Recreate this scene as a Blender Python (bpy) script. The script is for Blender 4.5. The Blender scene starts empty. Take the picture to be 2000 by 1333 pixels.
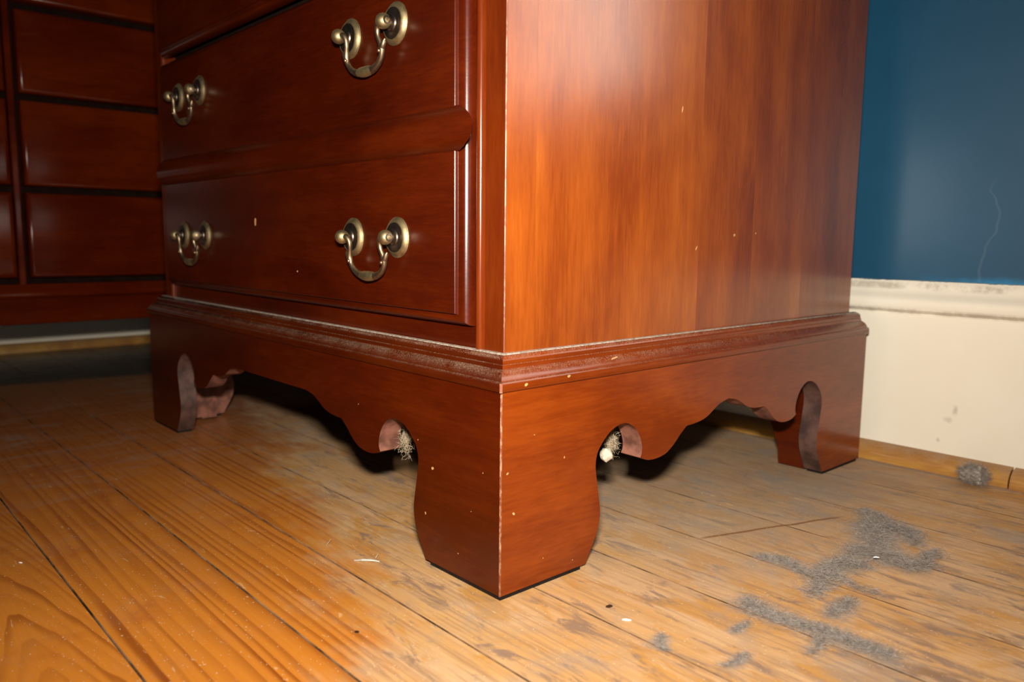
import bpy, bmesh, math, random
from mathutils import Vector, Matrix
random.seed(7)
S = bpy.context.scene
COL = S.collection

# ------------------------------------------------------------------ camera
CAM = Vector((0.379, -0.3338, 0.2422))
YAW, PITCH, ROLL, FPX = 0.83587, 0.12936, 0.01007, 1552.57
def look():
    f = Vector((-math.sin(YAW)*math.cos(PITCH), math.cos(YAW)*math.cos(PITCH), -math.sin(PITCH)))
    r = Vector((math.cos(YAW), math.sin(YAW), 0)); u = r.cross(f)
    r2 = r*math.cos(ROLL)+u*math.sin(ROLL); u2 = -r*math.sin(ROLL)+u*math.cos(ROLL)
    return Matrix((r2, u2, -f)).transposed()
cd = bpy.data.cameras.new('camera'); cam = bpy.data.objects.new('camera', cd); COL.objects.link(cam)
cam.matrix_world = Matrix.Translation(CAM) @ look().to_4x4()
cd.sensor_width = 36; cd.lens = FPX/2000*36; cd.clip_start = 0.01
cd.dof.use_dof = True; cd.dof.focus_distance = 0.60; cd.dof.aperture_fstop = 7.5
S.camera = cam

# ------------------------------------------------------------------ light
W = bpy.data.worlds.new('world'); S.world = W; W.use_nodes = True
W.node_tree.nodes['Background'].inputs[0].default_value = (0.80, 0.88, 1.0, 1)
W.node_tree.nodes['Background'].inputs[1].default_value = 0.035
def area(name, loc, rot, sx, sy, power, col):
    d = bpy.data.lights.new(name, 'AREA'); d.shape = 'RECTANGLE'; d.size = sx; d.size_y = sy
    d.energy = power; d.color = col
    o = bpy.data.objects.new(name, d); COL.objects.link(o); o.matrix_world = Matrix.Translation(loc) @ rot.to_4x4()
    return o
# the camera's own pop-up flash, just above the lens
area('camera_flash', CAM+Vector((0, 0, 0.086)), look(), 0.05, 0.022, 5.3, (1.0, 0.93, 0.82)).data.spread = math.radians(112)
# daylight outside the window of the back wall
area('window_daylight', Vector((0.56, 0.72, 1.08)), Matrix.Rotation(-math.pi/2, 3, 'X'), 0.52, 1.36, 21.0, (1.0, 0.94, 0.84))
S.view_settings.view_transform = 'Standard'; S.view_settings.look = 'None'
S.view_settings.exposure = 0.0; S.view_settings.gamma = 1.0; S.view_settings.use_curve_mapping = False

# ------------------------------------------------------------------ material helpers
class NT:
    def __init__(s, name):
        s.m = bpy.data.materials.new(name); s.m.use_nodes = True
        s.t = s.m.node_tree; s.b = s.t.nodes['Principled BSDF']
    def n(s, typ, **kw):
        x = s.t.nodes.new(typ)
        for k, v in kw.items(): setattr(x, k, v)
        return x
    def put(s, sock, v):
        if hasattr(v, 'is_output') or isinstance(v, bpy.types.NodeSocket): s.t.links.new(v, sock)
        else: sock.default_value = v
    def math(s, op, a, b=0.0, c=None, clamp=False):
        x = s.n('ShaderNodeMath', operation=op, use_clamp=clamp)
        s.put(x.inputs[0], a); s.put(x.inputs[1], b)
        if c is not None: s.put(x.inputs[2], c)
        return x.outputs[0]
    def sep(s, v):
        x = s.n('ShaderNodeSeparateXYZ'); s.put(x.inputs[0], v); return x.outputs
    def comb(s, a, b, c):
        x = s.n('ShaderNodeCombineXYZ')
        for i, v in enumerate((a, b, c)): s.put(x.inputs[i], v)
        return x.outputs[0]
    def vadd(s, a, b):
        x = s.n('ShaderNodeVectorMath', operation='ADD'); s.put(x.inputs[0], a); s.put(x.inputs[1], b); return x.outputs[0]
    def vmul(s, a, b):
        x = s.n('ShaderNodeVectorMath', operation='MULTIPLY'); s.put(x.inputs[0], a); s.put(x.inputs[1], b); return x.outputs[0]
    def noise(s, v, scale, detail=3.0, rough=0.55, dist=0.0):
        x = s.n('ShaderNodeTexNoise'); s.put(x.inputs['Vector'], v); x.inputs['Scale'].default_value = scale
        x.inputs['Detail'].default_value = detail; x.inputs['Roughness'].default_value = rough; x.inputs['Distortion'].default_value = dist
        return x.outputs[0]
    def ramp(s, f, stops, interp='LINEAR'):
        x = s.n('ShaderNodeValToRGB'); x.color_ramp.interpolation = interp; e = x.color_ramp.elements
        while len(e) < len(stops): e.new(0.5)
        for i, (p, c) in enumerate(stops):
            e[i].position = p; e[i].color = (c if hasattr(c, '__len__') else (c, c, c)) [:3] + (1,) if hasattr(c, '__len__') else (c, c, c, 1)
        s.put(x.inputs[0], f); return x.outputs[0]
    def step(s, v, a, b):           # smoothstep a..b -> 0..1
        x = s.n('ShaderNodeMapRange', interpolation_type='SMOOTHSTEP'); s.put(x.inputs[0], v)
        x.inputs[1].default_value = a; x.inputs[2].default_value = b; return x.outputs[0]
    def mix(s, f, a, b, blend='MIX'):
        x = s.n('ShaderNodeMix', data_type='RGBA', blend_type=blend); s.put(x.inputs[0], f)
        for k, v in ((6, a), (7, b)):
            if isinstance(v, tuple): v = v[:3]+(1,)
            s.put(x.inputs[k], v)
        return x.outputs[2]
    def bump(s, h, strength, dist=0.001):
        x = s.n('ShaderNodeBump'); x.inputs['Strength'].default_value = strength; x.inputs['Distance'].default_value = dist
        s.put(x.inputs['Height'], h); s.put(s.b.inputs['Normal'], x.outputs[0]); return x.outputs[0]
    def obj(s): return s.n('ShaderNodeTexCoord').outputs['Object']
    def pos(s): return s.n('ShaderNodeNewGeometry').outputs['Position']
    def nrm(s): return s.n('ShaderNodeNewGeometry').outputs['Normal']
    def rnd(s): return s.n('ShaderNodeObjectInfo').outputs['Random']
    def set(s, **kw):
        for k, v in kw.items():
            nm = {'col': 'Base Color', 'rough': 'Roughness', 'metal': 'Metallic', 'coat': 'Coat Weight', 'coatr': 'Coat Roughness', 'spec': 'Specular IOR Level'}[k]
            if isinstance(v, tuple): v = v[:3]+(1,)
            s.put(s.b.inputs[nm], v)
        return s.m

def cherry(name, axis, dark=1.0, dust=0.0, variation=0.10, hue=(1, 1, 1), rough=0.20, coat=0.0, coatr=0.14, spec=0.40):
    """reddish stained cherry; axis = grain direction"""
    t = NT(name); r = t.rnd()
    off = t.comb(t.math('MULTIPLY', r, 13.7), t.math('MULTIPLY', r, 7.3), t.math('MULTIPLY', r, 3.1))
    p = t.vadd(t.pos(), off)
    sc = [1, 1, 1]; sc['XYZ'.index(axis)] = 0.10
    st = t.vmul(p, tuple(sc))
    sc2 = [1, 1, 1]; sc2['XYZ'.index(axis)] = 0.45
    blot = t.noise(t.vmul(p, tuple(sc2)), 11.0, 4.0, 0.6, 0.4)
    band = t.noise(st, 38.0, 4.0, 0.6, 0.3)
    fine = t.noise(st, 420.0, 3.0, 0.7)
    v = t.math('ADD', t.math('MULTIPLY', blot, 0.52), t.math('MULTIPLY', band, 0.28))
    v = t.math('ADD', v, t.math('MULTIPLY', fine, 0.20))
    v = t.math('ADD', v, t.math('MULTIPLY', t.math('SUBTRACT', r, 0.5), variation))
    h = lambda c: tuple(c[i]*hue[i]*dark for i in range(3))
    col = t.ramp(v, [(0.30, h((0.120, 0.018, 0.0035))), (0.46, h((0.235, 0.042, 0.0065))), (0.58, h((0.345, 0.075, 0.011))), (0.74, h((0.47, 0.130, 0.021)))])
    ro = rough
    if dust:
        nz = t.sep(t.nrm())[2]
        up = t.step(nz, 0.25, 0.9)
        dn = t.step(t.noise(t.pos(), 60.0, 4.0, 0.65), 0.35, 0.62)
        sp = t.step(t.noise(t.pos(), 1300.0, 2.0, 0.6), 0.52, 0.66)
        f = t.math('MULTIPLY', t.math('ADD', t.math('MULTIPLY', dn, 0.30), t.math('MULTIPLY', sp, 0.85)), up)
        f = t.math('MULTIPLY', f, dust, clamp=True)
        col = t.mix(f, col, (0.40, 0.29, 0.20))
        ro = t.math('ADD', t.math('MULTIPLY', f, 0.45), rough)
    t.bump(fine, 0.06, 0.0006)
    return t.set(col=col, rough=ro, coat=coat, coatr=coatr, spec=spec)

def plain(name, col, rough=0.5, metal=0.0, nscale=60.0, amt=0.25, bump=0.0, coat=0.0):
    t = NT(name); f = t.noise(t.pos(), nscale, 4.0, 0.6)
    c = t.mix(t.step(f, 0.3, 0.7), tuple(x*(1-amt) for x in col), tuple(min(1, x*(1+amt)) for x in col))
    if bump: t.bump(f, bump)
    return t.set(col=c, rough=rough, metal=metal, coat=coat, spec=0.08 if rough > 0.65 else 0.4)

# ------------------------------------------------------------------ mesh helpers
def mesh(name, bm, mat, parent=None, smooth=False, recalc=True):
    if recalc: bmesh.ops.recalc_face_normals(bm, faces=bm.faces)
    me = bpy.data.meshes.new(name); bm.to_mesh(me); bm.free()
    for m in (mat if isinstance(mat, (list, tuple)) else [mat]): me.materials.append(m)
    if smooth:
        me.polygons.foreach_set('use_smooth', [True]*len(me.polygons))
        try: me.set_sharp_from_angle(angle=math.radians(38))
        except Exception: pass
    o = bpy.data.objects.new(name, me); COL.objects.link(o)
    if parent: o.parent = parent
    return o
def box(bm, a, b):
    (x0, y0, z0), (x1, y1, z1) = a, b
    v = [bm.verts.new(c) for c in ((x0,y0,z0),(x1,y0,z0),(x1,y1,z0),(x0,y1,z0),(x0,y0,z1),(x1,y0,z1),(x1,y1,z1),(x0,y1,z1))]
    for f in ((0,3,2,1),(4,5,6,7),(0,1,5,4),(1,2,6,5),(2,3,7,6),(3,0,4,7)): bm.faces.new([v[i] for i in f])
    return v
def boxobj(name, a, b, mat, parent=None, bev=0.0):
    bm = bmesh.new(); box(bm, a, b)
    if bev: bmesh.ops.bevel(bm, geom=bm.edges[:], offset=bev, segments=2, affect='EDGES', profile=0.5)
    return mesh(name, bm, mat, parent)
def loops(bm, rings, closed_ring=True, cap=True):
    """skin a list of rings (each a list of points)"""
    vs = [[bm.verts.new(p) for p in ring] for ring in rings]
    n = len(vs[0])
    for a, b in zip(vs[:-1], vs[1:]):
        for i in range(n if closed_ring else n-1):
            j = (i+1) % n; bm.faces.new((a[i], a[j], b[j], b[i]))
    if cap and closed_ring:
        bm.faces.new(vs[0][::-1]); bm.faces.new(vs[-1])
    return vs
def tube(bm, pts, rad, seg=10, cap=True):
    pts = [Vector(p) for p in pts]; rings = []; up = None
    for i, p in enumerate(pts):
        d = (pts[min(i+1, len(pts)-1)]-pts[max(i-1, 0)]).normalized()
        if up is None: up = d.orthogonal().normalized()
        up = (up-d*up.dot(d)).normalized(); s = d.cross(up)
        r = rad[i] if hasattr(rad, '__len__') else rad
        rings.append([p+(up*math.cos(a)+s*math.sin(a))*r for a in (2*math.pi*k/seg for k in range(seg))])
    loops(bm, rings, True, cap)
def lathe(bm, prof, origin, axis, seg=24):
    """prof: (radius, distance along axis)"""
    axis = Vector(axis).normalized(); u = axis.orthogonal().normalized(); w = axis.cross(u); o = Vector(origin)
    loops(bm, [[o+axis*h+(u*math.cos(a)+w*math.sin(a))*max(r, 1e-5) for a in (2*math.pi*k/seg for k in range(seg))] for r, h in prof])
def catmull(pts, sub=4):
    out = []
    for i in range(len(pts)-1):
        p0 = pts[max(i-1, 0)]; p1 = pts[i]; p2 = pts[i+1]; p3 = pts[min(i+2, len(pts)-1)]
        for k in range(sub):
            t = k/sub
            out.append(tuple(0.5*((2*b)+(-a+c)*t+(2*a-5*b+4*c-d)*t*t+(-a+3*b-3*c+d)*t**3) for a, b, c, d in zip(p0, p1, p2, p3)))
    out.append(tuple(pts[-1])); return out
def empty(name, loc=(0, 0, 0)):
    o = bpy.data.objects.new(name, None); o.location = loc; o.empty_display_size = 0.05; COL.objects.link(o); return o
def tag(o, label=None, cat=None, group=None, kind=None):
    for k, v in (('label', label), ('category', cat), ('group', group), ('kind', kind)):
        if v: o[k] = v
    return o
def copy_tree(o, parent, dz):
    c = o.copy(); COL.objects.link(c); c.parent = parent
    if parent is o.parent: c.location.z += dz
    for ch in [x for x in o.children]: copy_tree(ch, c, 0)
    return c

# ------------------------------------------------------------------ materials
def floor_material():
    t = NT('old_pine_boards'); P = t.pos(); x, y, z = t.sep(P); r = t.rnd()
    at = t.n('ShaderNodeAttribute', attribute_type='OBJECT', attribute_name='arch').outputs['Fac']
    yc = t.n('ShaderNodeAttribute', attribute_type='OBJECT', attribute_name='centre').outputs['Fac']
    off = t.math('MULTIPLY', r, 31.0)
    # growth rings: straight grain, slowly wandering; one board shows cathedral arches
    q = t.comb(t.math('MULTIPLY', x, 0.5), t.math('MULTIPLY', y, 16.0), off)
    wob = t.math('SUBTRACT', t.noise(q, 1.6, 3.0, 0.5), 0.5)
    q2 = t.comb(t.math('MULTIPLY', x, 7.0), t.math('MULTIPLY', y, 40.0), off)
    wob2 = t.math('SUBTRACT', t.noise(q2, 1.5, 3.0, 0.5), 0.5)
    yl = t.math('SUBTRACT', y, yc)
    arch = t.math('ADD', t.math('MULTIPLY', t.math('MULTIPLY', yl, yl), 3500.0*0.016), t.math('MULTIPLY', x, -0.42))
    base = t.math('ADD', t.math('MULTIPLY', y, t.math('SUBTRACT', 1.0, at)), t.math('MULTIPLY', arch, at))
    v = t.math('ADD', t.math('MULTIPLY', base, t.math('MULTIPLY', t.math('ADD', 80.0, t.math('MULTIPLY', r, 70.0)), t.math('SUBTRACT', 1.0, t.math('MULTIPLY', at, 0.5)))), t.math('MULTIPLY', wob, 5.0))
    v = t.math('ADD', v, t.math('ADD', t.math('MULTIPLY', wob2, 0.45), off))
    fr = t.math('FRACT', v)
    ring = t.math('MULTIPLY', t.step(fr, 0.30, 0.86), t.math('SUBTRACT', 1.0, t.step(fr, 0.90, 1.0)))
    wn = t.n('ShaderNodeTexWhiteNoise', noise_dimensions='1D'); t.put(wn.inputs['W'], t.math('FLOOR', v))
    ring = t.math('MULTIPLY', ring, t.math('ADD', 0.15, t.math('MULTIPLY', wn.outputs['Value'], 0.85)))
    fib = t.noise(t.comb(t.math('MULTIPLY', x, 14.0), t.math('MULTIPLY', y, 420.0), off), 1.0, 3.0, 0.65)
    big = t.noise(t.comb(t.math('MULTIPLY', x, 3.0), t.math('MULTIPLY', y, 10.0), off), 1.0, 4.0, 0.6)
    # varnished colour
    ringamt = t.math('MULTIPLY', ring, t.ramp(big, [(0.32, 0.25), (0.60, 1.0)]))
    c1 = t.mix(ringamt, (0.62, 0.215, 0.026), (0.19, 0.036, 0.004))
    c1 = t.mix(t.math('MULTIPLY', fib, 0.35), c1, (0.32, 0.085, 0.012))
    c1 = t.mix(t.step(t.noise(P, 9.0, 4.0, 0.65), 0.52, 0.72), c1, (0.40, 0.10, 0.012))
    c1 = t.mix(t.math('MULTIPLY', t.math('SUBTRACT', 1.0, t.step(t.math('ADD', x, t.math('MULTIPLY', t.noise(P, 7.0, 5.0, 0.65), 0.5)), -0.55, 0.10)), 0.62), c1, (0.30, 0.066, 0.012))   # varnish colour darker and redder towards the left
    # worn bare colour
    pa = t.noise(t.comb(t.math('MULTIPLY', x, 9.0), t.math('MULTIPLY', y, 22.0), off), 1.0, 5.0, 0.62, 0.5)
    pb = t.noise(t.comb(t.math('MULTIPLY', x, 16.0), t.math('MULTIPLY', y, 34.0), t.math('ADD', off, 9.0)), 1.0, 5.0, 0.65, 0.6)
    c2 = t.mix(t.step(pa, 0.36, 0.60), (0.58, 0.355, 0.180), (0.55, 0.300, 0.110))
    c2 = t.mix(t.math('MULTIPLY', t.step(pb, 0.50, 0.62), 0.85), c2, (0.50, 0.235, 0.045))       # amber islands of old varnish
    c2 = t.mix(t.math('MULTIPLY', ringamt, 0.50), c2, (0.30, 0.155, 0.075))
    c2 = t.mix(t.math('MULTIPLY', t.step(fib, 0.48, 0.68), 0.60), c2, (0.30, 0.165, 0.085))
    pg = t.noise(t.comb(t.math('MULTIPLY', x, 20.0), t.math('MULTIPLY', y, 75.0), t.math('ADD', off, 21.0)), 1.0, 5.0, 0.7, 0.8)
    c2 = t.mix(t.math('MULTIPLY', t.step(pg, 0.53, 0.66), 0.85), c2, (0.23, 0.145, 0.10))        # grey-brown grime in the grain
    n1 = t.noise(P, 6.5, 5.0, 0.62, 0.3); n2 = t.noise(t.comb(t.math('MULTIPLY', x, 18.0), t.math('MULTIPLY', y, 60.0), off), 1.0, 4.0, 0.65)
    edge = t.math('ADD', t.math('ADD', t.math('MULTIPLY', x, 0.36), y), 0.105)
    edge = t.math('ADD', edge, t.math('MULTIPLY', t.math('SUBTRACT', n1, 0.5), 0.20))
    edge = t.math('ADD', edge, t.math('MULTIPLY', t.math('SUBTRACT', n2, 0.5), 0.13))
    worn = t.step(edge, -0.035, 0.055)
    col = t.mix(worn, c1, c2)
    # soft grey lint film around the clumps
    bn = t.noise(P, 75.0, 5.0, 0.7)
    def blob(col, bx, by, rx, ry, amt, c=(0.265, 0.225, 0.195)):
        ex = t.math('DIVIDE', t.math('SUBTRACT', x, bx), rx); ey = t.math('DIVIDE', t.math('SUBTRACT', y, by), ry)
        rr = t.math('ADD', t.math('SQRT', t.math('ADD', t.math('MULTIPLY', ex, ex), t.math('MULTIPLY', ey, ey))), t.math('MULTIPLY', t.math('SUBTRACT', bn, 0.5), 1.6))
        return t.mix(t.math('MULTIPLY', t.math('SUBTRACT', 1.0, t.step(rr, 0.35, 1.15)), amt), col, c)
    # a grey film of dust: heavy under the chest and along the wall, patchy elsewhere
    dn = t.noise(P, 17.0, 6.0, 0.68)
    under = t.math('MULTIPLY', t.step(t.math('ADD', y, t.math('MULTIPLY', n1, 0.12)), 0.06, 0.34), t.math('SUBTRACT', 1.0, t.step(x, 0.02, 0.16)))
    scf = t.step(t.noise(t.vmul(P, (34.0, 9.0, 1.0)), 1.0, 5.0, 0.68, 0.8), 0.47, 0.68)
    far = t.math('MULTIPLY', t.math('SUBTRACT', 1.0, t.step(x, -0.80, -0.12)), t.math('ADD', 0.06, t.math('MULTIPLY', scf, 0.42)))
    d = t.math('ADD', t.math('MULTIPLY', t.step(dn, 0.48, 0.72), t.math('ADD', t.math('MULTIPLY', worn, 0.40), 0.10)), t.math('MULTIPLY', under, t.math('ADD', 0.2, t.math('MULTIPLY', dn, 0.6))))
    d = t.math('ADD', d, far, clamp=True)
    col = t.mix(d, col, (0.31, 0.235, 0.18))
    # dark greyish streaks of wear towards the right
    ds = t.math('MULTIPLY', t.step(n2, 0.50, 0.64), t.step(t.math('ADD', x, t.math('MULTIPLY', n1, 0.1)), 0.17, 0.30))
    col = t.mix(t.math('MULTIPLY', ds, 0.85), col, (0.15, 0.09, 0.068))
    # floor colour turns dark grey under the other dresser
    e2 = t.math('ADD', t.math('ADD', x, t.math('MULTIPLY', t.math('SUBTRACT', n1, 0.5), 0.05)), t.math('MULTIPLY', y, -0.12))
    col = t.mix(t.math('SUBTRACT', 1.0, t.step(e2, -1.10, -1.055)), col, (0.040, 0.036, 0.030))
    for bx, by, rx, ry, am in ((0.112, 0.325, 0.030, 0.045, 0.75), (0.135, 0.275, 0.036, 0.026, 0.8), (0.123, 0.225, 0.018, 0.045, 0.75), (0.088, 0.204, 0.026, 0.012, 0.7), (0.125, 0.122, 0.030, 0.014, 0.7), (0.175, 0.126, 0.045, 0.016, 0.65), (0.156, 0.165, 0.012, 0.03, 0.5), (0.104, 0.038, 0.010, 0.012, 0.6), (0.148, 0.054, 0.007, 0.016, 0.5), (0.126, 0.092, 0.006, 0.014, 0.5), (0.09, 0.545, 0.10, 0.012, 0.6), (0.215, 0.095, 0.05, 0.03, 0.45), (0.19, 0.40, 0.03, 0.02, 0.5), (0.02, 0.40, 0.06, 0.05, 0.35)):
        col = blob(col, bx, by, rx, ry, am)
    # scratch running across three boards
    def seg(col, a, b, w, c, amt):
        L = math.hypot(b[0]-a[0], b[1]-a[1]); ux, uy = (b[0]-a[0])/L, (b[1]-a[1])/L
        dx = t.math('SUBTRACT', x, a[0]); dy = t.math('SUBTRACT', y, a[1])
        al = t.math('ADD', t.math('MULTIPLY', dx, ux), t.math('MULTIPLY', dy, uy))
        pe = t.math('ADD', t.math('MULTIPLY', dx, -uy), t.math('MULTIPLY', dy, ux))
        pe = t.math('ADD', pe, t.math('MULTIPLY', t.math('SUBTRACT', t.noise(P, 30.0, 2.0), 0.5), 0.006))
        m = t.math('SUBTRACT', 1.0, t.step(t.math('ABSOLUTE', pe), w*0.4, w))
        m = t.math('MULTIPLY', m, t.math('MULTIPLY', t.step(al, 0, 0.02), t.math('SUBTRACT', 1.0, t.step(al, L-0.02, L))))
        return t.mix(t.math('MULTIPLY', m, amt), col, c)
    col = seg(col, (0.018, 0.192), (0.075, 0.345), 0.0022, (0.20, 0.075, 0.018), 0.85)
    # specks and fine pale scratches
    sp = t.step(t.noise(P, 520.0, 1.0, 0.5), 0.715, 0.74)
    col = t.mix(t.math('MULTIPLY', sp, 0.7), col, (0.75, 0.60, 0.42))
    sc = t.step(t.noise(t.vmul(P, (60.0, 260.0, 1.0)), 1.0, 2.0, 0.5, 1.5), 0.70, 0.74)
    col = t.mix(t.math('MULTIPLY', sc, 0.5), col, (0.70, 0.47, 0.25))
    h = t.math('ADD', t.math('MULTIPLY', fib, 0.5), t.math('MULTIPLY', ring, -0.3))
    t.bump(h, 0.22, 0.0007)
    ro = t.math('ADD', t.math('MULTIPLY', worn, 0.30), t.math('ADD', t.math('MULTIPLY', d, 0.25), 0.30))
    return t.set(col=col, rough=ro, coat=t.math('MULTIPLY', t.math('SUBTRACT', 1.0, worn), 0.25), coatr=0.2)

def wall_paint():
    t = NT('blue_wall_paint'); P = t.pos(); x, y, z = t.sep(P)
    n = t.noise(P, 5.0, 4.0, 0.6)
    col = t.mix(t.step(n, 0.3, 0.7), (0.0045, 0.058, 0.120), (0.008, 0.070, 0.140))
    sc = t.step(t.noise(t.vmul(P, (55, 55, 16)), 1.0, 3.0, 0.5, 0.6), 0.74, 0.80)
    col = t.mix(t.math('MULTIPLY', sc, 0.22), col, (0.22, 0.33, 0.42))
    # last brush stroke of fresher blue along the baseboard
    fresh = t.math('MULTIPLY', t.math('SUBTRACT', 1.0, t.step(t.math('ADD', z, t.math('MULTIPLY', t.noise(P, 40.0, 3.0), 0.02)), 0.208, 0.220)), t.step(x, 0.02, 0.10))
    col = t.mix(t.math('MULTIPLY', fresh, 0.8), col, (0.01, 0.20, 0.40))
    wx = t.math('ADD', t.math('SUBTRACT', x, 0.098), t.math('MULTIPLY', t.math('SUBTRACT', t.noise(t.vmul(P, (1, 1, 9)), 2.5, 2.0), 0.5), 0.045))
    wl = t.math('MULTIPLY', t.math('SUBTRACT', 1.0, t.step(t.math('ABSOLUTE', wx), 0.0004, 0.0018)), t.math('SUBTRACT', 1.0, t.step(z, 0.285, 0.315)))
    col = t.mix(t.math('MULTIPLY', wl, 0.12), col, (0.20, 0.28, 0.34))
    t.bump(t.noise(P, 130.0, 4.0, 0.6), 0.10, 0.001)
    return t.set(col=col, rough=0.42, spec=0.5)

def cream_paint():
    t = NT('cream_painted_baseboard'); P = t.pos(); x, y, z = t.sep(P)
    n = t.noise(P, 7.0, 4.0, 0.6)
    col = t.mix(t.step(n, 0.3, 0.7), (0.80, 0.735, 0.60), (0.83, 0.775, 0.65))
    g = t.noise(t.vmul(P, (28, 28, 28)), 1.0, 6.0, 0.75)
    def band(z0, w, lo, hi, amt, c, col):
        m = t.math('SUBTRACT', 1.0, t.step(t.math('ABSOLUTE', t.math('SUBTRACT', z, z0)), w*0.3, w))
        return t.mix(t.math('MULTIPLY', t.math('MULTIPLY', m, t.step(g, lo, hi)), amt), col, c)
    col = band(0.1945, 0.0055, 0.42, 0.62, 0.75, (0.42, 0.36, 0.29), col)
    col = band(0.1675, 0.0050, 0.38, 0.62, 0.70, (0.45, 0.39, 0.30), col)
    col = band(0.2005, 0.0012, 0.50, 0.60, 0.9, (0.02, 0.09, 0.17), col)
    scuff = t.step(t.noise(t.vmul(P, (16, 16, 11)), 1.0, 3.0, 0.6, 0.5), 0.735, 0.80)
    col = t.mix(t.math('MULTIPLY', scuff, 0.55), col, (0.32, 0.27, 0.22))
    for bx, bz, rx, rz, am in ((0.0845, 0.067, 0.0035, 0.006, 0.55), (0.0775, 0.056, 0.0050, 0.0035, 0.35), (0.070, 0.0325, 0.0022, 0.0028, 0.4)):
        ex = t.math('DIVIDE', t.math('SUBTRACT', x, bx), rx); ez = t.math('DIVIDE', t.math('SUBTRACT', z, bz), rz)
        rr = t.math('ADD', t.math('SQRT', t.math('ADD', t.math('MULTIPLY', ex, ex), t.math('MULTIPLY', ez, ez))), t.math('MULTIPLY', t.math('SUBTRACT', t.noise(P, 160.0, 4.0, 0.7), 0.5), 1.8))
        col = t.mix(t.math('MULTIPLY', t.math('SUBTRACT', 1.0, t.step(rr, 0.2, 1.2)), am), col, (0.33, 0.26, 0.20))
    t.bump(n, 0.12, 0.002)
    return t.set(col=col, rough=0.38)

M = {}
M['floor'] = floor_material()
M['wall'] = wall_paint()
M['cream'] = cream_paint()
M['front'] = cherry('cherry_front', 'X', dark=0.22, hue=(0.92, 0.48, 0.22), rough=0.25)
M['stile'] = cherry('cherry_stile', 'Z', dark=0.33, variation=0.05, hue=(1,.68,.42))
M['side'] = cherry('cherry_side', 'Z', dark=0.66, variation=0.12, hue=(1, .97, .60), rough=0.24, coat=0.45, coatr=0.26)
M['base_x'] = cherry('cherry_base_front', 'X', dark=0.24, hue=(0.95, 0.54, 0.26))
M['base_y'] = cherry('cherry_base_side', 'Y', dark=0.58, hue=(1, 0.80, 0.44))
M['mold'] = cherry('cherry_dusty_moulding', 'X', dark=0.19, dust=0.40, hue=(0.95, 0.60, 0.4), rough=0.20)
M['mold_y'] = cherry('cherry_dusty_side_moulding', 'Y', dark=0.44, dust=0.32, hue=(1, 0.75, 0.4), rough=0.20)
M['dresser'] = cherry('cherry_dresser', 'Y', dark=0.30, hue=(1.0, 0.54, 0.30), rough=0.16, spec=0.10)
M['raw'] = plain('unfinished_pinkish_wood', (0.155, 0.064, 0.044), 0.7, amt=0.45, nscale=70)
M['cut'] = plain('dark_stained_cut_edge', (0.070, 0.034, 0.026), 0.5, amt=0.5, nscale=50)
M['dark'] = plain('dark_cabinet_inside', (0.012, 0.005, 0.003), 0.95)
M['bare'] = plain('bare_chipped_wood', (0.44, 0.25, 0.095), 0.6, amt=0.25, nscale=400)
M['grime'] = plain('grime_in_joints', (0.15, 0.085, 0.045), 0.95, amt=0.8, nscale=26)
M['black'] = plain('black_foot_pad', (0.012, 0.010, 0.009), 0.7)
M['dust'] = plain('grey_lint', (0.32, 0.28, 0.245), 0.95, amt=0.35, nscale=300)
M['web'] = plain('dusty_cobweb', (0.42, 0.34, 0.23), 0.9, amt=0.4, nscale=500)
M['cocoon'] = plain('off_white_cocoon', (0.50, 0.45, 0.35), 0.85, amt=0.2, nscale=400, bump=0.3)
M['shoe'] = cherry('honey_shoe_moulding', 'X', dark=1.0, hue=(1.55, 3.9, 5.5), variation=0.02, rough=0.35, dust=0.9)
M['ledge_dust'] = plain('pale_ledge_dust', (0.31, 0.25, 0.20), 0.95, amt=0.45, nscale=350, bump=0.5)
M['white'] = plain('white_flake', (0.85, 0.83, 0.78), 0.7, amt=0.05)
M['splinter'] = plain('pale_splinter', (0.46, 0.40, 0.33), 0.8, amt=0.2, nscale=500)
M['nail'] = plain('rusty_nail_hole', (0.05, 0.025, 0.015), 0.7)
def brass(name, c, rough):
    t = NT(name); f = t.noise(t.pos(), 140.0, 4.0, 0.6)
    col = t.mix(t.step(f, 0.35, 0.65), tuple(a*0.62 for a in c), c)
    return t.set(col=col, rough=rough, metal=1.0)
M['brass'] = brass('antique_brass', (0.47, 0.36, 0.19), 0.52)
M['brass_dark'] = brass('darkened_brass', (0.17, 0.13, 0.105), 0.42)
M['bail'] = brass('brown_patina_brass', (0.34, 0.245, 0.15), 0.45)
def worn_edge_mat():
    t = NT('worn_corner_edge'); P = t.pos()
    f = t.step(t.noise(t.vmul(P, (200, 200, 90)), 1.0, 4.0, 0.7), 0.44, 0.60)
    return t.set(col=t.mix(f, (0.16, 0.035, 0.008), (0.34, 0.21, 0.12)), rough=0.5)
M['wornedge'] = worn_edge_mat()
def glass():
    t = NT('window_glass'); tr = t.n('ShaderNodeBsdfTransparent'); gl = t.n('ShaderNodeBsdfGlossy'); gl.inputs['Roughness'].default_value = 0.03
    mx = t.n('ShaderNodeMixShader'); mx.inputs[0].default_value = 0.08
    t.t.links.new(tr.outputs[0], mx.inputs[1]); t.t.links.new(gl.outputs[0], mx.inputs[2])
    t.t.links.new(mx.outputs[0], t.t.nodes['Material Output'].inputs[0]); return t.m
M['glass'] = glass()

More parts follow.
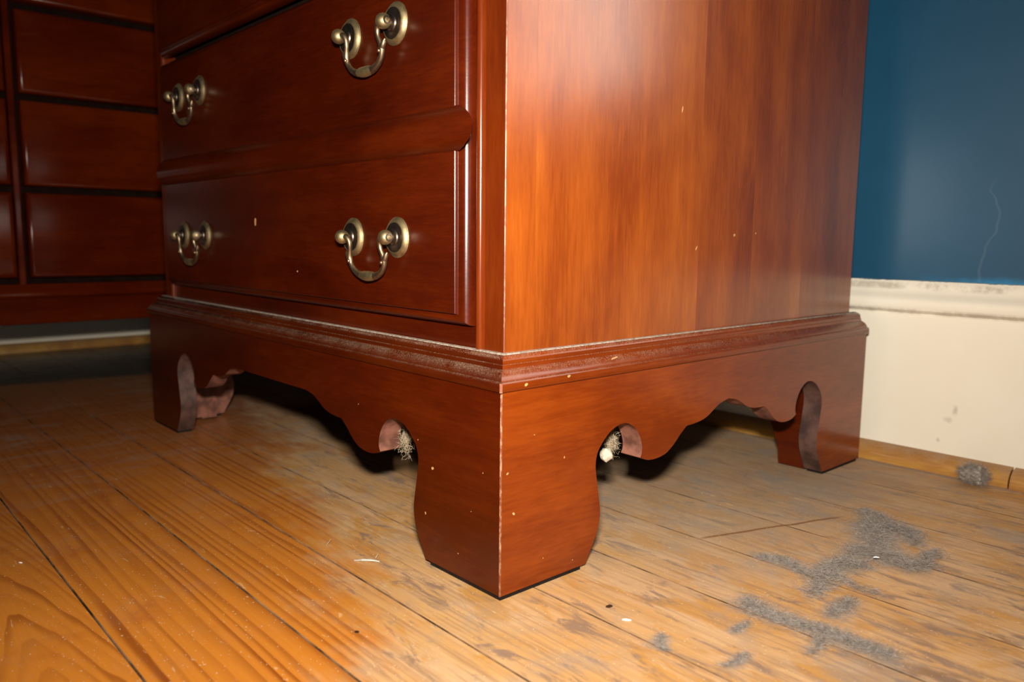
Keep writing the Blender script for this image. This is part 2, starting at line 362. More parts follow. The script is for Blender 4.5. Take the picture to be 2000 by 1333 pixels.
# ------------------------------------------------------------------ setting
WB, WL = 0.577, -1.505           # back wall plane (y), left wall plane (x)
fl = boxobj('floor', (WL-0.05, -1.60, -0.060), (1.90, WB+0.05, -0.0205), M['dark']); tag(fl, kind='structure')
joints = [-1.548, -1.465, -1.382, -1.299, -1.216, -1.133, -1.05, -0.967, -0.884, -0.801, -0.718, -0.635, -0.552, -0.469, -0.386, -0.297, -0.209, -0.121, -0.051, 0.033, 0.1145, 0.1975, 0.280, 0.366, 0.456, 0.545, WB+0.04]
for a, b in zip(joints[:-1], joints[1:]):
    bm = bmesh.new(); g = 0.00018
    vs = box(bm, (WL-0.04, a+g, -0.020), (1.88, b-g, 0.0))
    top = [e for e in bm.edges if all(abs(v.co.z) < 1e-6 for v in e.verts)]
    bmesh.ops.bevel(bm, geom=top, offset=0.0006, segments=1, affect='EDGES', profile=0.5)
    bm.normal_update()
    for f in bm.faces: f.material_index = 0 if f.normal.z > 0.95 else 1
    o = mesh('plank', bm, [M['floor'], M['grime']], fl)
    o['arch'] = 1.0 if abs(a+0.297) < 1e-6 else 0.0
    o['centre'] = -0.2465

# window opening in the back wall, to the right of the picture
WX0, WX1, WZ0, WZ1 = 0.33, 0.74, 0.42, 1.75
bm = bmesh.new()
for a, b in (((WL-0.1, 0), (WX0, 2.5)), ((WX1, 0), (1.90, 2.5)), ((WX0, 0), (WX1, WZ0)), ((WX0, WZ1), (WX1, 2.5))):
    box(bm, (a[0], WB, a[1]), (b[0], WB+0.10, b[1]))
tag(mesh('wall_back', bm, M['wall']), kind='structure')
tag(boxobj('wall_left', (WL-0.10, -0.90, 0), (WL, WB, 2.5), M['wall']), kind='structure')
win = empty('window_1', ((WX0+WX1)/2, WB+0.05, WZ0)); tag(win, kind='structure')
def wpart(name, a, b, m):
    o = boxobj(name, a, b, m, None, 0.003); o.parent = win; o.matrix_parent_inverse = Matrix.Translation(-win.location); return o
for a, b in (((WX0-0.07, WZ0-0.02), (WX0, WZ1+0.07)), ((WX1, WZ0-0.02), (WX1+0.07, WZ1+0.07)), ((WX0, WZ1), (WX1, WZ1+0.07))):
    wpart('casing', (a[0], WB-0.015, a[1]), (b[0], WB, b[1]), M['cream'])
wpart('window_sill', (WX0-0.09, WB-0.03, WZ0-0.05), (WX1+0.09, WB+0.06, WZ0-0.02), M['cream'])
cx, cz = (WX0+WX1)/2, (WZ0+WZ1)/2
for a, b in (((WX0, WZ0), (WX0+0.04, WZ1)), ((WX1-0.04, WZ0), (WX1, WZ1)), ((WX0+0.04, WZ0), (WX1-0.04, WZ0+0.05)), ((WX0+0.04, WZ1-0.05), (WX1-0.04, WZ1)), ((WX0+0.04, cz-0.02), (WX1-0.04, cz+0.02)), ((cx-0.012, WZ0+0.05), (cx+0.012, cz-0.02)), ((cx-0.012, cz+0.02), (cx+0.012, WZ1-0.05))):
    wpart('sash_bar', (a[0], WB+0.04, a[1]), (b[0], WB+0.07, b[1]), M['cream'])
for x0, x1 in ((WX0+0.04, cx-0.012), (cx+0.012, WX1-0.04)):
    for z0, z1 in ((WZ0+0.05, cz-0.02), (cz+0.02, WZ1-0.05)):
        wpart('pane', (x0, WB+0.053, z0), (x1, WB+0.056, z1), M['glass'])

def run_profile(name, prof, a, b, mat, kind=None, parent=None):
    """extrude a profile (out, z) from point a to point b; 'out' points to the room"""
    a = Vector(a); b = Vector(b); d = (b-a).normalized(); n = Vector((d.y, -d.x, 0))
    bm = bmesh.new(); N = max(2, int((b-a).length/0.02)); rings = []
    for i in range(N+1):
        p = a.lerp(b, i/N); rings.append([p+n*o+Vector((0, 0, z)) for o, z in prof])
    loops(bm, rings)
    o = mesh(name, bm, mat, parent, smooth=True)
    if kind: o['kind'] = kind
    return o
capb = [(0, 0.0), (0.017, 0.0), (0.017, 0.1655), (0.019, 0.1670), (0.0225, 0.1690), (0.0240, 0.1730), (0.0240, 0.1780), (0.0225, 0.1820), (0.0190, 0.1850), (0.0165, 0.1885), (0.0150, 0.1925), (0.0145, 0.1960), (0.0120, 0.2003), (0, 0.2005)]
run_profile('baseboard_back', capb, (WL, WB, 0), (1.90, WB, 0), M['cream'], 'structure')
run_profile('baseboard_left', capb, (WL, -0.90, 0), (WL, WB-0.018, 0), M['cream'], 'structure')
shoe = [(0.016, 0.0), (0.033, 0.0), (0.0325, 0.007), (0.030, 0.0125), (0.0255, 0.0165), (0.020, 0.0185), (0.016, 0.019)]
run_profile('trim_1', shoe, (WL+0.03, WB, 0), (0.1425, WB, 0), M['shoe'], 'structure')
run_profile('trim_2', shoe, (0.1445, WB-0.0015, 0), (1.90, WB-0.0015, 0), M['shoe'], 'structure')
run_profile('trim_3', shoe, (WL, -0.90, 0), (WL, WB-0.035, 0), M['shoe'], 'structure')

# ------------------------------------------------------------------ chest of drawers
CW, CD, HB, HT, CH = 0.682, 0.529, 0.1426, 0.1645, 1.16
chest = empty('chest_of_drawers', (0, 0, 0))
tag(chest, 'reddish cherry chest of drawers on scalloped bracket feet, brass bail pulls', 'chest of drawers')
FOOT = 0.0035
prof = [(.0840,FOOT),(.0871,.009),(.0930,.019),(.0972,.028),(.0990,.040),(.0968,.0535),(.0940,.068),(.0928,.077),(.0944,.0855),(.0998,.0928),(.1085,.0998),(.1190,.1036),(.1285,.1030),(.1375,.0978),(.1432,.0905),(.1462,.0825),(.1462,.0770),(.1445,.0733)]
prof2 = [(.1445,.0733),(.1530,.0700),(.1645,.0690),(.1770,.0710),(.1870,.0765),(.1945,.0828),(.2010,.0875)]
prof3 = [(.2010,.0875),(.2045,.0895),(.2125,.0898),(.2245,.0910),(.2345,.0938),(.2435,.0985),(.2530,.1025),(.2645,.1048)]
half = catmull(prof, 4)[:-1]+catmull(prof2, 4)[:-1]+catmull(prof3, 4)
def bracket(name, L, place, mat, mitre0=True, mitre1=True, T=0.0195):
    """scalloped board of length L; place(t, depth, z) -> point"""
    lo = [(0.0, FOOT)]+half+[(L-t, z) for t, z in reversed(half)]+[(L, FOOT), (L, HB), (0.0, HB)]
    if abs(L-2*half[-1][0]) < 1e-4: lo.pop(len(half)+1)
    def inner(t): return T if (t == 0.0 and mitre0) else (L-T if (t == L and mitre1) else t)
    bm = bmesh.new()
    A = [bm.verts.new(place(t, 0, z)) for t, z in lo]; B = [bm.verts.new(place(inner(t), T, z)) for t, z in lo]
    n = len(A)
    bm.faces.new(A); bm.faces.new(B[::-1]).material_index = 1
    for i in range(n):
        j = (i+1) % n; f = bm.faces.new((A[j], A[i], B[i], B[j]))
        tm = (lo[i][0]+lo[j][0])/2; f.material_index = 0 if not 1 <= i < n-3 else (2 if min(tm, L-tm) < 0.112 else 1)
    bm.normal_update(); bmesh.ops.triangulate(bm, faces=[f for f in bm.faces if len(f.verts) > 4])
    return mesh(name, bm, mat, chest)
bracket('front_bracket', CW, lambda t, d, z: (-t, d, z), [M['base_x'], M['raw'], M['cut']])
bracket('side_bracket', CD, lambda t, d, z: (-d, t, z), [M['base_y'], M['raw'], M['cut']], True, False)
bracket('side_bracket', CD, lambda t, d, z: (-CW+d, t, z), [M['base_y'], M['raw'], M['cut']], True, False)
# return boards behind the two rear feet
for sx, x0 in ((-1, -0.0195), (1, -CW+0.0195)):
    pts = [(0, 0.002), (0.031, 0.002), (0.0325, 0.021), (0.036, 0.030), (0.041, 0.042), (0.0475, 0.058), (0.056, 0.072), (0.072, 0.086), (0.100, 0.096), (0.140, 0.104), (0.140, HB), (0, HB)]
    bm = bmesh.new()
    A = [bm.verts.new((x0+sx*t, 0.447, z)) for t, z in pts]; B = [bm.verts.new((x0+sx*t, 0.467, z)) for t, z in pts]
    bm.faces.new(A); bm.faces.new(B[::-1]); n = len(A)
    for i in range(n): j = (i+1) % n; bm.faces.new((A[j], A[i], B[i], B[j]))
    bm.normal_update(); bmesh.ops.triangulate(bm, faces=[f for f in bm.faces if len(f.verts) > 4])
    mesh('rear_bracket', bm, M['base_x'], chest)
boxobj('glue_block', (-CW+0.0196, 0.0470, 0.004), (-CW+0.0385, 0.0665, HB-0.002), M['raw'], chest)
# corner blocks and pads under the feet
for x0, x1, y0, y1 in ((-0.046, -0.0195, 0.0195, 0.046), (-CW+0.0196, -CW+0.0385, 0.0196, 0.0470)):
    boxobj('glue_block', (x0, y0, 0.006), (x1, y1, HB-0.002), M['raw'], chest)
for x0, x1, y0, y1 in ((-0.080, -0.0015, 0.0015, 0.0185), (-0.0185, -0.0015, 0.019, 0.080), (-CW+0.0015, -CW+0.080, 0.0015, 0.0185), (-CW+0.0015, -CW+0.0185, 0.019, 0.080), (-0.0185, -0.0015, CD-0.080, CD-0.002), (-CW+0.0015, -CW+0.0185, CD-0.080, CD-0.002)):
    boxobj('foot_pad', (x0, y0, 0.0), (x1, y1, FOOT), M['black'], chest)
# base moulding, mitred round three sides
mp = [(-0.020, HB), (0.0012, HB), (0.0022, 0.1434), (0.0025, 0.1450), (0.0025, 0.1478), (0.0016, 0.1492), (0.0002, 0.1496), (0.0000, 0.1502), (-0.0010, 0.1522), (-0.0028, 0.1540), (-0.0048, 0.1552), (-0.0066, 0.1560), (-0.0070, 0.1572), (-0.0072, 0.1586), (-0.0080, 0.1590), (-0.0078, 0.1600), (-0.0082, 0.1618), (-0.0093, 0.1634), (-0.0112, 0.1643), (-0.0120, HT), (-0.0240, HT)]
bm = bmesh.new(); rings = []
def seg_pts(a, b, n): return [tuple(a[k]+(b[k]-a[k])*i/n for k in range(2)) for i in range(n)]
def corner(i, o): return [(o, CD), (o, -o), (-CW-o, -o), (-CW-o, CD)][i]
loops(bm, [[corner(i, o)+(z,) for o, z in mp] for i in range(4)])
bm.normal_update()
for f in bm.faces:
    ys = [v.co.y for v in f.verts]; f.material_index = 1 if max(ys)-min(ys) > 0.2 else 0
mesh('base_moulding', bm, [M['mold'], M['mold_y']], chest, smooth=True)
bm = bmesh.new()
dp = [(-0.0124, HT-0.0003), (-0.0126, HT+0.0005), (-0.0148, HT+0.0008), (-0.0172, HT+0.0006), (-0.0175, HT-0.0003)]
loops(bm, [[corner(i, o)+(z,) for o, z in dp] for i in range(4)])
mesh('dust_line', bm, M['ledge_dust'], chest, smooth=True)

# carcass
XI, YI = -0.017, 0.017
boxobj('carcass', (-CW+0.030, 0.036, HT-0.01), (XI-0.013, CD-0.010, CH-0.02), M['dark'], chest)
def vprofile(name, pts, z0, z1, mat, smooth=True):
    bm = bmesh.new(); loops(bm, [[(x, y, z) for x, y in pts] for z in (z0, z1)]); return mesh(name, bm, mat, chest, smooth=smooth)
for mir in (0, 1):
    f = (lambda x: x) if not mir else (lambda x: -CW-x)
    arc = [(-0.0423+0.0030*math.cos(a), 0.0172-0.0032*math.sin(a)) for a in [math.pi*k/8 for k in range(9)]]
    pts = [(XI, YI), (-0.0370, YI), (-0.0373, 0.0182), (-0.0390, 0.0182)]+arc+[(-0.0456, 0.036), (XI-0.0132, 0.036), (XI-0.0132, 0.0178), (XI, 0.0178)]
    vprofile('stile', [(f(x), y) for x, y in pts], HT-0.002, CH-0.02, M['stile'])
# side panels glued up from upright boards
yb = [0.036, 0.0446+0.0, 0.1351, 0.235, 0.318, 0.410, CD-0.009]
bs = [YI+0.0005, 0.0446, 0.1351, 0.235, 0.318, 0.410, CD-0.009]
for mir in (0, 1):
    for k, (a, b) in enumerate(zip(bs[:-1], bs[1:])):
        x0, x1 = (XI-0.013, XI+0.0) if not mir else (-CW-XI, -CW-XI+0.013)
        if k == 0: a = 0.0179
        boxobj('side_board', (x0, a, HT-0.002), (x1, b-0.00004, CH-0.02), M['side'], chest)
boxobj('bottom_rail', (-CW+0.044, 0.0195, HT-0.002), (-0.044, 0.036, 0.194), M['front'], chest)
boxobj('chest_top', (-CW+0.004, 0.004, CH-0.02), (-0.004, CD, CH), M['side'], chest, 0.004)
# worn edges of the corner
def edge_strip(name, x, y, z0, z1, w=0.0007):
    bm = bmesh.new(); box(bm, (-w, -w, z0), (w, w, z1))
    bmesh.ops.rotate(bm, verts=bm.verts, cent=(0, 0, 0), matrix=Matrix.Rotation(math.pi/4, 3, 'Z'))
    bmesh.ops.translate(bm, verts=bm.verts, vec=(x, y, 0)); return mesh(name, bm, M['wornedge'], chest)
edge_strip('worn_edge', -0.0005, 0.0005, FOOT, HB, 0.0006)
edge_strip('worn_edge', XI-0.0003, YI+0.0003, HT, CH-0.02, 0.00034)
edge_strip('worn_edge', 0.0020, -0.0020, 0.1430, 0.1492, 0.0009)

# ---- drawers
XR, XL = -0.0495, -CW+0.0495
lip = [(0.0, 0.0190), (0.0, 0.0165), (0.0007, 0.0138), (0.0022, 0.0117), (0.0043, 0.0103), (0.0066, 0.0097), (0.0078, 0.0095), (0.0080, 0.0092), (0.0082, 0.0076), (0.0088, 0.0070), (0.0095, 0.0070)]
FACE = 0.0070
def make_drawer(zb, zt):
    bm = bmesh.new()
    rings = [[(XL+d, y, zb+d), (XR-d, y, zb+d), (XR-d, y, zt-d), (XL+d, y, zt-d)] for d, y in lip]
    loops(bm, rings)
    # smooth only along the lip
    return mesh('drawer', bm, M['front'], chest, smooth=True)
PY = FACE
def pull(parent, xc, zc, half_w=0.0315):
    for s in (-1, 1):
        x = xc+s*half_w
        bm = bmesh.new(); lathe(bm, [(0.0152, 0), (0.0155, 0.0008), (0.0151, 0.0012), (0.0146, 0.0012), (0.0143, 0.0016), (0.0134, 0.0026), (0.0124, 0.0035), (0.0118, 0.0037), (0.0112, 0.0034)], (x, PY, zc), (0, -1, 0), 36)
        ro = mesh('pull_rosette', bm, M['brass'], parent, smooth=True)
        bm = bmesh.new(); lathe(bm, [(0.0113, 0.0030), (0.0112, 0.0037), (0.0062, 0.0041), (0.0056, 0.0052), (0.0044, 0.0056), (0.0034, 0.0060), (0.0032, 0.0075), (0.0036, 0.0080)], (x, PY, zc), (0, -1, 0), 28)
        mesh('pull_post', bm, M['brass_dark'], parent, smooth=True)
        # ball end with a socket on its outer side
        bm = bmesh.new(); bmesh.ops.create_uvsphere(bm, u_segments=20, v_segments=12, radius=0.0056)
        bmesh.ops.translate(bm, verts=bm.verts, vec=(x, PY-0.0112, zc)); mesh('pull_ball', bm, M['brass'], parent, smooth=True)
        bm = bmesh.new(); bx = x+s*0.0051
        lathe(bm, [(0.0030, 0), (0.0030, 0.0009), (0.0019, 0.0010), (0.0017, 0.0002)], (bx-s*0.0006, PY-0.0112, zc), (s, 0, 0), 16)
        mesh('pull_socket', bm, M['brass_dark'], parent, smooth=True)
    # swan-necked bail
    yb = PY-0.0112
    hw = half_w
    L = [(-hw+0.0030, yb, zc), (-hw+0.0068, yb+0.0003, zc-0.0004), (-hw+0.0092, yb+0.0010, zc-0.0036), (-hw+0.0094, yb+0.0014, zc-0.0080), (-hw+0.0078, yb+0.0022, zc-0.0125), (-hw+0.0066, yb+0.0029, zc-0.0165), (-hw+0.0078, yb+0.0035, zc-0.0215), (-hw+0.0120, yb+0.0040, zc-0.0262), (-hw+0.0185, yb+0.0043, zc-0.0292), (-hw+0.0250, yb+0.0045, zc-0.0302)]
    path = L+[(0.0, yb+0.0045, zc-0.0305)]+[(-x, y, z) for x, y, z in reversed(L)]
    rad = [0.0022, 0.0023, 0.0021, 0.0018, 0.0019, 0.0024, 0.0021, 0.0022, 0.0027, 0.0033]; rad = rad+[0.0036]+rad[::-1]
    pp = catmull([p+(r,) for p, r in zip(path, rad)], 4)
    bm = bmesh.new(); tube(bm, [(xc+p[0], p[1], p[2]) for p in pp], [p[3] for p in pp], 12)
    mesh('pull_bail', bm, M['bail'], parent, smooth=True)
    # leaf-shaped nubs on the swan neck, and the rubbed bright grip
    for s in (-1, 1):
        bm = bmesh.new(); x = xc+s*(hw-0.0066)
        tube(bm, [(x-s*0.0010, yb+0.0029, zc-0.0190), (x+s*0.0008, yb+0.0029, zc-0.0165), (x+s*0.0032, yb+0.0028, zc-0.0130), (x+s*0.0046, yb+0.0027, zc-0.0112)], [0.0010, 0.0024, 0.0019, 0.0005], 10)
        bmesh.ops.create_uvsphere(bm, u_segments=10, v_segments=6, radius=0.0015, matrix=Matrix.Translation((x-s*0.0012, yb+0.0012, zc-0.0190)))
        mesh('pull_leaf', bm, M['bail'], parent, smooth=True)
    bm = bmesh.new()
    gp = [(-0.0115, 0.0021), (-0.0080, 0.0032), (-0.0045, 0.0038), (0.0, 0.0040), (0.0045, 0.0038), (0.0080, 0.0032), (0.0115, 0.0021)]
    gp = catmull(gp, 4); tube(bm, [(xc+a, yb+0.0041, zc-0.0303+abs(a)*0.03) for a, r in gp], [r for a, r in gp], 14)
    mesh('pull_grip', bm, M['brass'], parent, smooth=True)
PXR, PXL = -0.1590, -CW+0.1480
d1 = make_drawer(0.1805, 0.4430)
for px in (PXR, PXL):
    pull(d1, px, 0.2415); pull(d1, px, 0.3960)
# applied half-round moulding that splits the deep drawer in two
ap = [(0.0085, 0.3002), (0.0070, 0.3003), (0.0040, 0.3022), (0.0000, 0.3062), (-0.0014, 0.3095), (-0.0020, 0.3140), (-0.0017, 0.3180), (-0.0004, 0.3215), (0.0022, 0.3255), (0.0040, 0.3275), (0.0058, 0.3290), (0.0072, 0.3305), (0.0085, 0.3306)]
bm = bmesh.new(); FX = XR-0.0090
loops(bm, [[(FX+0.0015+(0.0085-y)*2.7, y, z) for y, z in ap], [(-CW-FX, y, z) for y, z in ap]])
mesh('drawer_moulding', bm, M['front'], d1, smooth=True)
z = 0.4505
for h in (0.215, 0.215, 0.215):
    d = make_drawer(z, z+h)
    for px in (PXR, PXL): pull(d, px, z+h*0.55)
    boxobj('drawer_rail', (-CW+0.044, 0.030, z-0.02), (-0.044, 0.036, z+0.012), M['dark'], chest)
    z += h+0.0072
# ---- nicks where the finish has chipped off
def nick(parent, c, u, v, a, b, rot):
    u = Vector(u); v = Vector(v); n = u.cross(v).normalized(); c = Vector(c); bm = bmesh.new(); pts = []
    for k in range(9):
        t = 2*math.pi*k/9; r = random.uniform(0.65, 1.1); p, q = a*r*math.cos(t), b*r*math.sin(t)
        pts.append((p*math.cos(rot)-q*math.sin(rot), p*math.sin(rot)+q*math.cos(rot)))
    loops(bm, [[c+u*p+v*q-n*0.0002 for p, q in pts], [c+u*p+v*q+n*0.00012 for p, q in pts]])
    return mesh('nick', bm, M['bare'], parent)
UY, UX, UZ = (0, 1, 0), (1, 0, 0), (0, 0, 1)
for y, z, a, b, r in ((.0059, .0875, .0014, .0008, .6), (.0117, .0588, .0010, .0014, .3), (.0595, .0889, .0006, .0010, 0), (.040, .020, .0004, .0006, 0), (.070, .0105, .0007, .0003, .3), (.030, .110, .0004, .0004, 0)):
    nick(chest, (0.0, y, z), UY, UZ, a, b, r)
for x, z, a, b, r in ((-.0748, .0755, .0016, .0013, .4), (-.0839, .0391, .0007, .0013, .2), (-.0306, .0547, .0004, .0004, 0), (-.1762, .1063, .0004, .0006, 0), (-.045, .020, .0005, .0004, 0), (-.018, .085, .0004, .0006, 0), (-.093, .093, .0004, .0005, 0)):
    nick(chest, (x, 0.0, z), UX, UZ, a, b, r)
for y, z, a, b, r in ((.2883, .2462, .0016, .0014, 0), (.232, .235, .0030, .0007, 1.0), (.2057, .3459, .0007, .0030, -.2), (.3235, .2484, .0010, .0010, 0)):
    nick(chest, (XI, y, z), UY, UZ, a, b, r)
nick(chest, (0.0026, .0193, .1462), UY, UZ, .0016, .0010, .3); nick(chest, (-0.0030, .1142, .1543), UY, (-.66, 0, .75), .0050, .0007, .2); nick(chest, (0.0026, .060, .1472), UY, UZ, .0016, .0009, .2)
nick(d1, (-.3751, FACE, .2554), UX, UZ, .0022, .0040, -.2); nick(d1, (-.29, FACE, .2100), UX, UZ, .0010, .0010, 0)

# ------------------------------------------------------------------ second dresser against the left wall
DX = -1.0
dr = empty('dresser', (-1.25, -0.0775, 0)); 
tag(dr, 'wide dark cherry dresser with panelled drawers standing against the left wall', 'dresser')
def dpart(name, a, b, m, bev=0.0, parent=None):
    o = boxobj(name, a, b, m, None, bev); o.parent = parent or dr
    o.matrix_parent_inverse = Matrix.Translation(-dr.location); return o
Y0, Y1, DT = -0.640, 0.485, 0.86
dpart('carcass', (WL+0.06, Y0+0.004, 0.108), (DX-0.014, Y1-0.004, DT-0.02), M['dark'])
for y0, y1 in ((Y0, Y0+0.012), (Y1-0.012, Y1)): dpart('side_panel', (WL+0.05, y0, 0.104), (DX-0.001, y1, DT-0.02), M['dresser'])
dpart('dresser_top', (WL+0.04, Y0-0.015, DT-0.02), (DX+0.02, Y1+0.015, DT), M['dresser'], 0.004)
for y0, y1 in ((Y0+0.012, Y0+0.03), (Y1-0.03, Y1-0.012), (-0.0822, -0.0728)): dpart('stile', (DX-0.014, y0, 0.15), (DX-0.002, y1, DT-0.02), M['dresser'], 0.002)
dpart('apron', (DX-0.018, Y0+0.01, 0.1042), (DX-0.001, Y1-0.01, 0.146), M['dresser'], 0.002)
bm = bmesh.new(); bp = [(-0.018, 0.143), (0.001, 0.143), (0.006, 0.147), (0.0065, 0.152), (0.004, 0.156), (0.001, 0.160), (-0.001, 0.165), (-0.018, 0.166)]
loops(bm, [[(DX+o, y, z) for o, z in bp] for y in (Y0, Y1)])
o = mesh('base_moulding', bm, M['dresser'], None, smooth=True); o.parent = dr; o.matrix_parent_inverse = Matrix.Translation(-dr.location)
rows = [(0.1755, 0.3015), (0.3115, 0.4350), (0.4450, 0.5630), (0.5755, 0.695), (0.707, 0.83)]
pl = [(0.0, -0.012), (0.0, 0.007), (0.0006, 0.0092), (0.0020, 0.0110), (0.0042, 0.0120), (0.0060, 0.0122)]
for zb, zt in rows:
    for ya, yb2 in ((Y0+0.034, -0.0862), (-0.0688, Y1-0.034)):
        bm = bmesh.new()
        loops(bm, [[(DX+h, ya+d, zb+d), (DX+h, yb2-d, zb+d), (DX+h, yb2-d, zt-d), (DX+h, ya+d, zt-d)] for d, h in pl])
        o = mesh('drawer', bm, M['dresser'], None, smooth=True); o.parent = dr; o.matrix_parent_inverse = Matrix.Translation(-dr.location)
for y0, y1 in ((Y0+0.002, Y0+0.05), (Y1-0.05, Y1-0.002)):
    for x0, x1 in ((DX-0.05, DX-0.002), (WL+0.06, WL+0.105)):
        dpart('leg', (x0, y0, 0.0), (x1, y1, 0.112), M['dresser'], 0.003)

# ------------------------------------------------------------------ dust, cobwebs and crumbs
def fibres(bm, centres, n, spread, height, length, width, wander=0.8):
    """short curled lint hairs; centres: list of (polyline, weight)"""
    segs = []
    for poly, rad in centres:
        for a, b in zip(poly[:-1], poly[1:]): segs.append((a, b, rad, math.hypot(b[0]-a[0], b[1]-a[1])*rad+rad*rad*0.5))
    tot = sum(s[3] for s in segs)
    for _ in range(n):
        q = random.uniform(0, tot)
        for a, b, rad, w in segs:
            q -= w
            if q <= 0: break
        t = random.random(); rr = abs(random.gauss(0, 0.62))*rad*spread; an = random.uniform(0, 2*math.pi)
        p = Vector((a[0]+(b[0]-a[0])*t+rr*math.cos(an), a[1]+(b[1]-a[1])*t+rr*math.sin(an), 0.0004+random.random()**1.6*height*max(0.15, 1-rr/(rad*spread*1.3))))
        hair(bm, p, random.uniform(0.4, 1.3)*length, width, wander, 0.0003)
def hair(bm, p, length, width, wander, zmin=-9, flat=0.35):
    d = Vector((random.gauss(0, 1), random.gauss(0, 1), random.gauss(0, flat))).normalized(); s = Vector((random.gauss(0, 1), random.gauss(0, 1), random.gauss(0, 1)+0.6)).cross(d).normalized()
    prev = None
    for k in range(4):
        w = width*(1.0 if 0 < k < 3 else 0.5)
        q = p.copy(); q.z = max(q.z, zmin)
        v = (bm.verts.new(q-s*w), bm.verts.new(q+s*w))
        if prev: bm.faces.new((prev[0], prev[1], v[1], v[0]))
        prev = v; p = p+d*(length/3)
        d = (d+Vector((random.gauss(0, 1), random.gauss(0, 1), random.gauss(0, flat)))*wander*0.6).normalized()
MAIN = [([(0.080, 0.363), (0.094, 0.357), (0.1075, 0.352)], 0.012), ([(0.108, 0.326), (0.1134, 0.345), (0.132, 0.341)], 0.012), ([(0.095, 0.344), (0.115, 0.309), (0.1276, 0.287)], 0.015),
        ([(0.1166, 0.2627), (0.128, 0.276), (0.1466, 0.2756)], 0.015), ([(0.1496, 0.2684), (0.161, 0.2664), (0.1653, 0.2763), (0.160, 0.297), (0.1616, 0.315)], 0.008), ([(0.132, 0.341), (0.144, 0.318)], 0.009),
        ([(0.1232, 0.2485), (0.1205, 0.2242), (0.1223, 0.2063), (0.129, 0.190), (0.1334, 0.1684)], 0.010), ([(0.1268, 0.2115), (0.1443, 0.2033), (0.155, 0.2024), (0.1646, 0.2044)], 0.0045), ([(0.1265, 0.2416), (0.137, 0.2433)], 0.012)]
LOW = [([(0.1064, 0.1284), (0.121, 0.1205), (0.141, 0.1202), (0.1624, 0.1266), (0.1745, 0.1264), (0.191, 0.128), (0.205, 0.128)], 0.0115), ([(0.1553, 0.1483), (0.1555, 0.1686), (0.1537, 0.183)], 0.008), ([(0.1636, 0.1173), (0.170, 0.1074), (0.171, 0.092)], 0.0045)]
SIDE = [([(0.0729, 0.2008), (0.086, 0.2106), (0.1006, 0.2063), (0.115, 0.199)], 0.009)]
RING = [([(0.0988, 0.0464), (0.1057, 0.0358), (0.1131, 0.0325)], 0.0032), ([(0.1438, 0.0426), (0.1486, 0.0542), (0.1451, 0.0658)], 0.0030), ([(0.1263, 0.0814), (0.1253, 0.1022)], 0.0035)]
def lint(name, centres, n, h, L, label, w=0.00011):
    bm = bmesh.new(); fibres(bm, centres, n, 1.0, h, L, w)
    o = mesh(name, bm, M['dust'], None, recalc=False); return tag(o, label, 'dust', 'lint on the floorboards', 'stuff')
lint('dust_clump', MAIN, 17000, 0.0060, 0.0070, 'largest branching clump of grey lint on the boards beside the rear foot', 0.00007)
lint('dust_clump', LOW, 9000, 0.0020, 0.0055, 'long low streak of grey lint nearest the lower right of the floor', 0.00006)
lint('dust_clump', SIDE, 2200, 0.0010, 0.0055, 'thin short smear of grey lint along a joint left of the large clump', 0.00006)
lint('dust_clump', RING, 1500, 0.0010, 0.0045, 'small curled wisps of grey lint on the boards in front of the chest side', 0.00006)
# dust ball against the shoe moulding
bc = Vector((0.1150, 0.5330, 0.0105)); db = empty('dust_ball', (bc.x, bc.y, 0)); tag(db, 'round grey dust ball lying against the shoe moulding', 'dust')
bm = bmesh.new(); bmesh.ops.create_icosphere(bm, subdivisions=4, radius=1.0)
for v in bm.verts:
    k = 0.82+0.16*math.sin(5*v.co.x+2*v.co.y)+0.10*math.sin(11*v.co.z+7*v.co.x)
    v.co = Vector((v.co.x*0.0135*k, v.co.y*0.0095*k, max(-0.0102, v.co.z*0.0105*k)))
o = mesh('lint_core', bm, M['dust'], db, smooth=True); o.location = bc-db.location
bm = bmesh.new()
for _ in range(1800):
    d = Vector((random.gauss(0, 1), random.gauss(0, 1), random.gauss(0, 1))).normalized(); d = Vector((d.x*0.0125, d.y*0.009, d.z*0.0095))
    hair(bm, d, 0.007, 0.0001, 0.9, -0.0100, 0.8)
o = mesh('lint_hair', bm, M['dust'], db, recalc=False); o.location = bc-db.location; o['kind'] = 'stuff'
# cobwebs behind the keyholes of the near foot
def cobweb(loc, rx, ry, rz, n, label):
    e = empty('cobweb', loc); tag(e, label, 'cobweb')
    bm = bmesh.new()
    for _ in range(n):
        p = Vector((random.gauss(0, rx), random.gauss(0, ry), random.gauss(0, rz))); hair(bm, p, random.uniform(0.003, 0.008), random.uniform(0.00005, 0.00012), 1.2, -0.5, 1.0)
    o = mesh('strands', bm, M['web'], e, recalc=False); o['kind'] = 'stuff'; return e
cobweb((-0.1405, 0.0215, 0.0800), 0.0014, 0.0024, 0.0050, 420, 'dusty tan cobweb hanging in the keyhole of the front bracket')
cb = cobweb((-0.0230, 0.1370, 0.0810), 0.0018, 0.0028, 0.0040, 480, 'dusty cobweb with an off-white cocoon in the side bracket keyhole')
bm = bmesh.new(); bmesh.ops.create_icosphere(bm, subdivisions=3, radius=1.0)
for v in bm.verts:
    k = 1+0.07*math.sin(9*v.co.x)+0.06*math.sin(8*v.co.y+4*v.co.z); v.co = Vector((v.co.x*0.0050*k, v.co.y*0.0050*k, v.co.z*0.0054*k))
o = mesh('cocoon', bm, M['cocoon'], cb, smooth=True); o.location = (0.002, -0.0085, -0.0070)
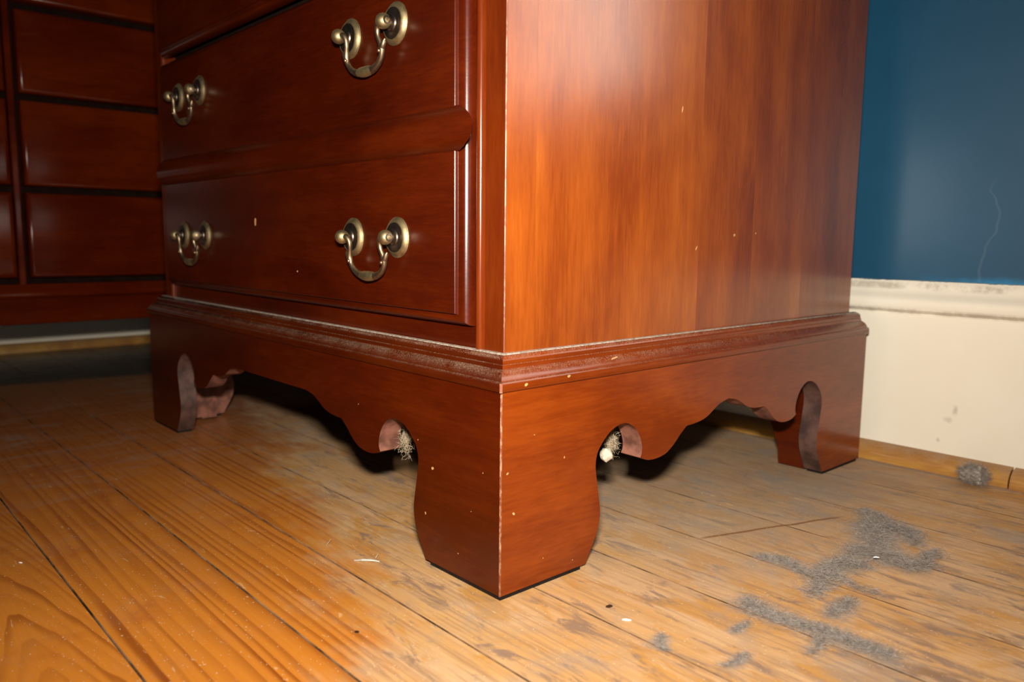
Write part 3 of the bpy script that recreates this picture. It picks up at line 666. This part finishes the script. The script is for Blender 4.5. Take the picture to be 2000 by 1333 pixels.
# splinters and flakes on the floor
def splinter(name, pts, w, mat, label, cat):
    bm = bmesh.new(); n = len(pts); rings = []
    for i, p in enumerate(pts):
        k = w*(0.25+0.75*math.sin(math.pi*(i+0.4)/(n-0.2))); d = Vector(pts[min(i+1, n-1)])-Vector(pts[max(i-1, 0)]); s = Vector((-d.y, d.x, 0)).normalized()
        P = Vector(p); rings.append([P-s*k, P+s*k, P+s*k*0.6+Vector((0, 0, k*0.7)), P-s*k*0.6+Vector((0, 0, k*0.7))])
    loops(bm, rings); return tag(mesh(name, bm, mat), label, cat)
splinter('wood_splinter', [(-0.1230, -0.0375, 0.0002), (-0.1180, -0.0335, 0.0010), (-0.1130, -0.0290, 0.0012), (-0.1085, -0.0245, 0.0004)], 0.0014, M['splinter'], 'pale curled wood splinter on the floor left of the near foot', 'splinter')
splinter('wood_splinter', [(-0.1640, -0.0380, 0.0), (-0.1625, -0.0365, 0.0025), (-0.1618, -0.0355, 0.0050)], 0.0009, M['splinter'], 'tiny upright splinter on the floor, further left of the near foot', 'splinter')
splinter('wood_splinter', [(-0.1170, -0.0230, 0.0), (-0.1165, -0.0220, 0.0015), (-0.1160, -0.0212, 0.0032)], 0.0008, M['splinter'], 'tiny crumb of wood just behind the pale curled splinter', 'splinter')
splinter('paint_flake', [(0.0700, 0.0430, 0.0001), (0.0720, 0.0447, 0.0001), (0.0745, 0.0466, 0.0001)], 0.0011, M['white'], 'small white paint flake on the floor right of the near foot', 'flake')
splinter('paint_flake', [(-0.2815, -0.2265, 0.0001), (-0.2800, -0.2258, 0.0001), (-0.2785, -0.2251, 0.0001)], 0.0007, M['white'], 'tiny white paint flake on the glossy boards at far left', 'flake')
splinter('paint_flake', [(0.1365, 0.2560, 0.0050), (0.1380, 0.2575, 0.0052), (0.1395, 0.2590, 0.0050)], 0.0009, M['white'], 'tiny white flake caught on the largest lint clump', 'flake')
pk = {round(o.location.y, 3): o for o in fl.children}
def nail(x, y, a, b):
    pl_ = [o for o in fl.children if min(v.co.y for v in o.data.vertices) < y < max(v.co.y for v in o.data.vertices)][0]
    bm = bmesh.new(); pts = [(x+a*math.cos(t)*random.uniform(.8, 1.1), y+b*math.sin(t)*random.uniform(.8, 1.1)) for t in [2*math.pi*k/10 for k in range(10)]]
    loops(bm, [[(p, q, -0.0004) for p, q in pts], [(p, q, 0.00012) for p, q in pts]]); mesh('nail_hole', bm, M['nail'], pl_)
nail(0.0521, 0.0512, 0.0022, 0.0030); nail(-0.0273, -0.0931, 0.0018, 0.0014)
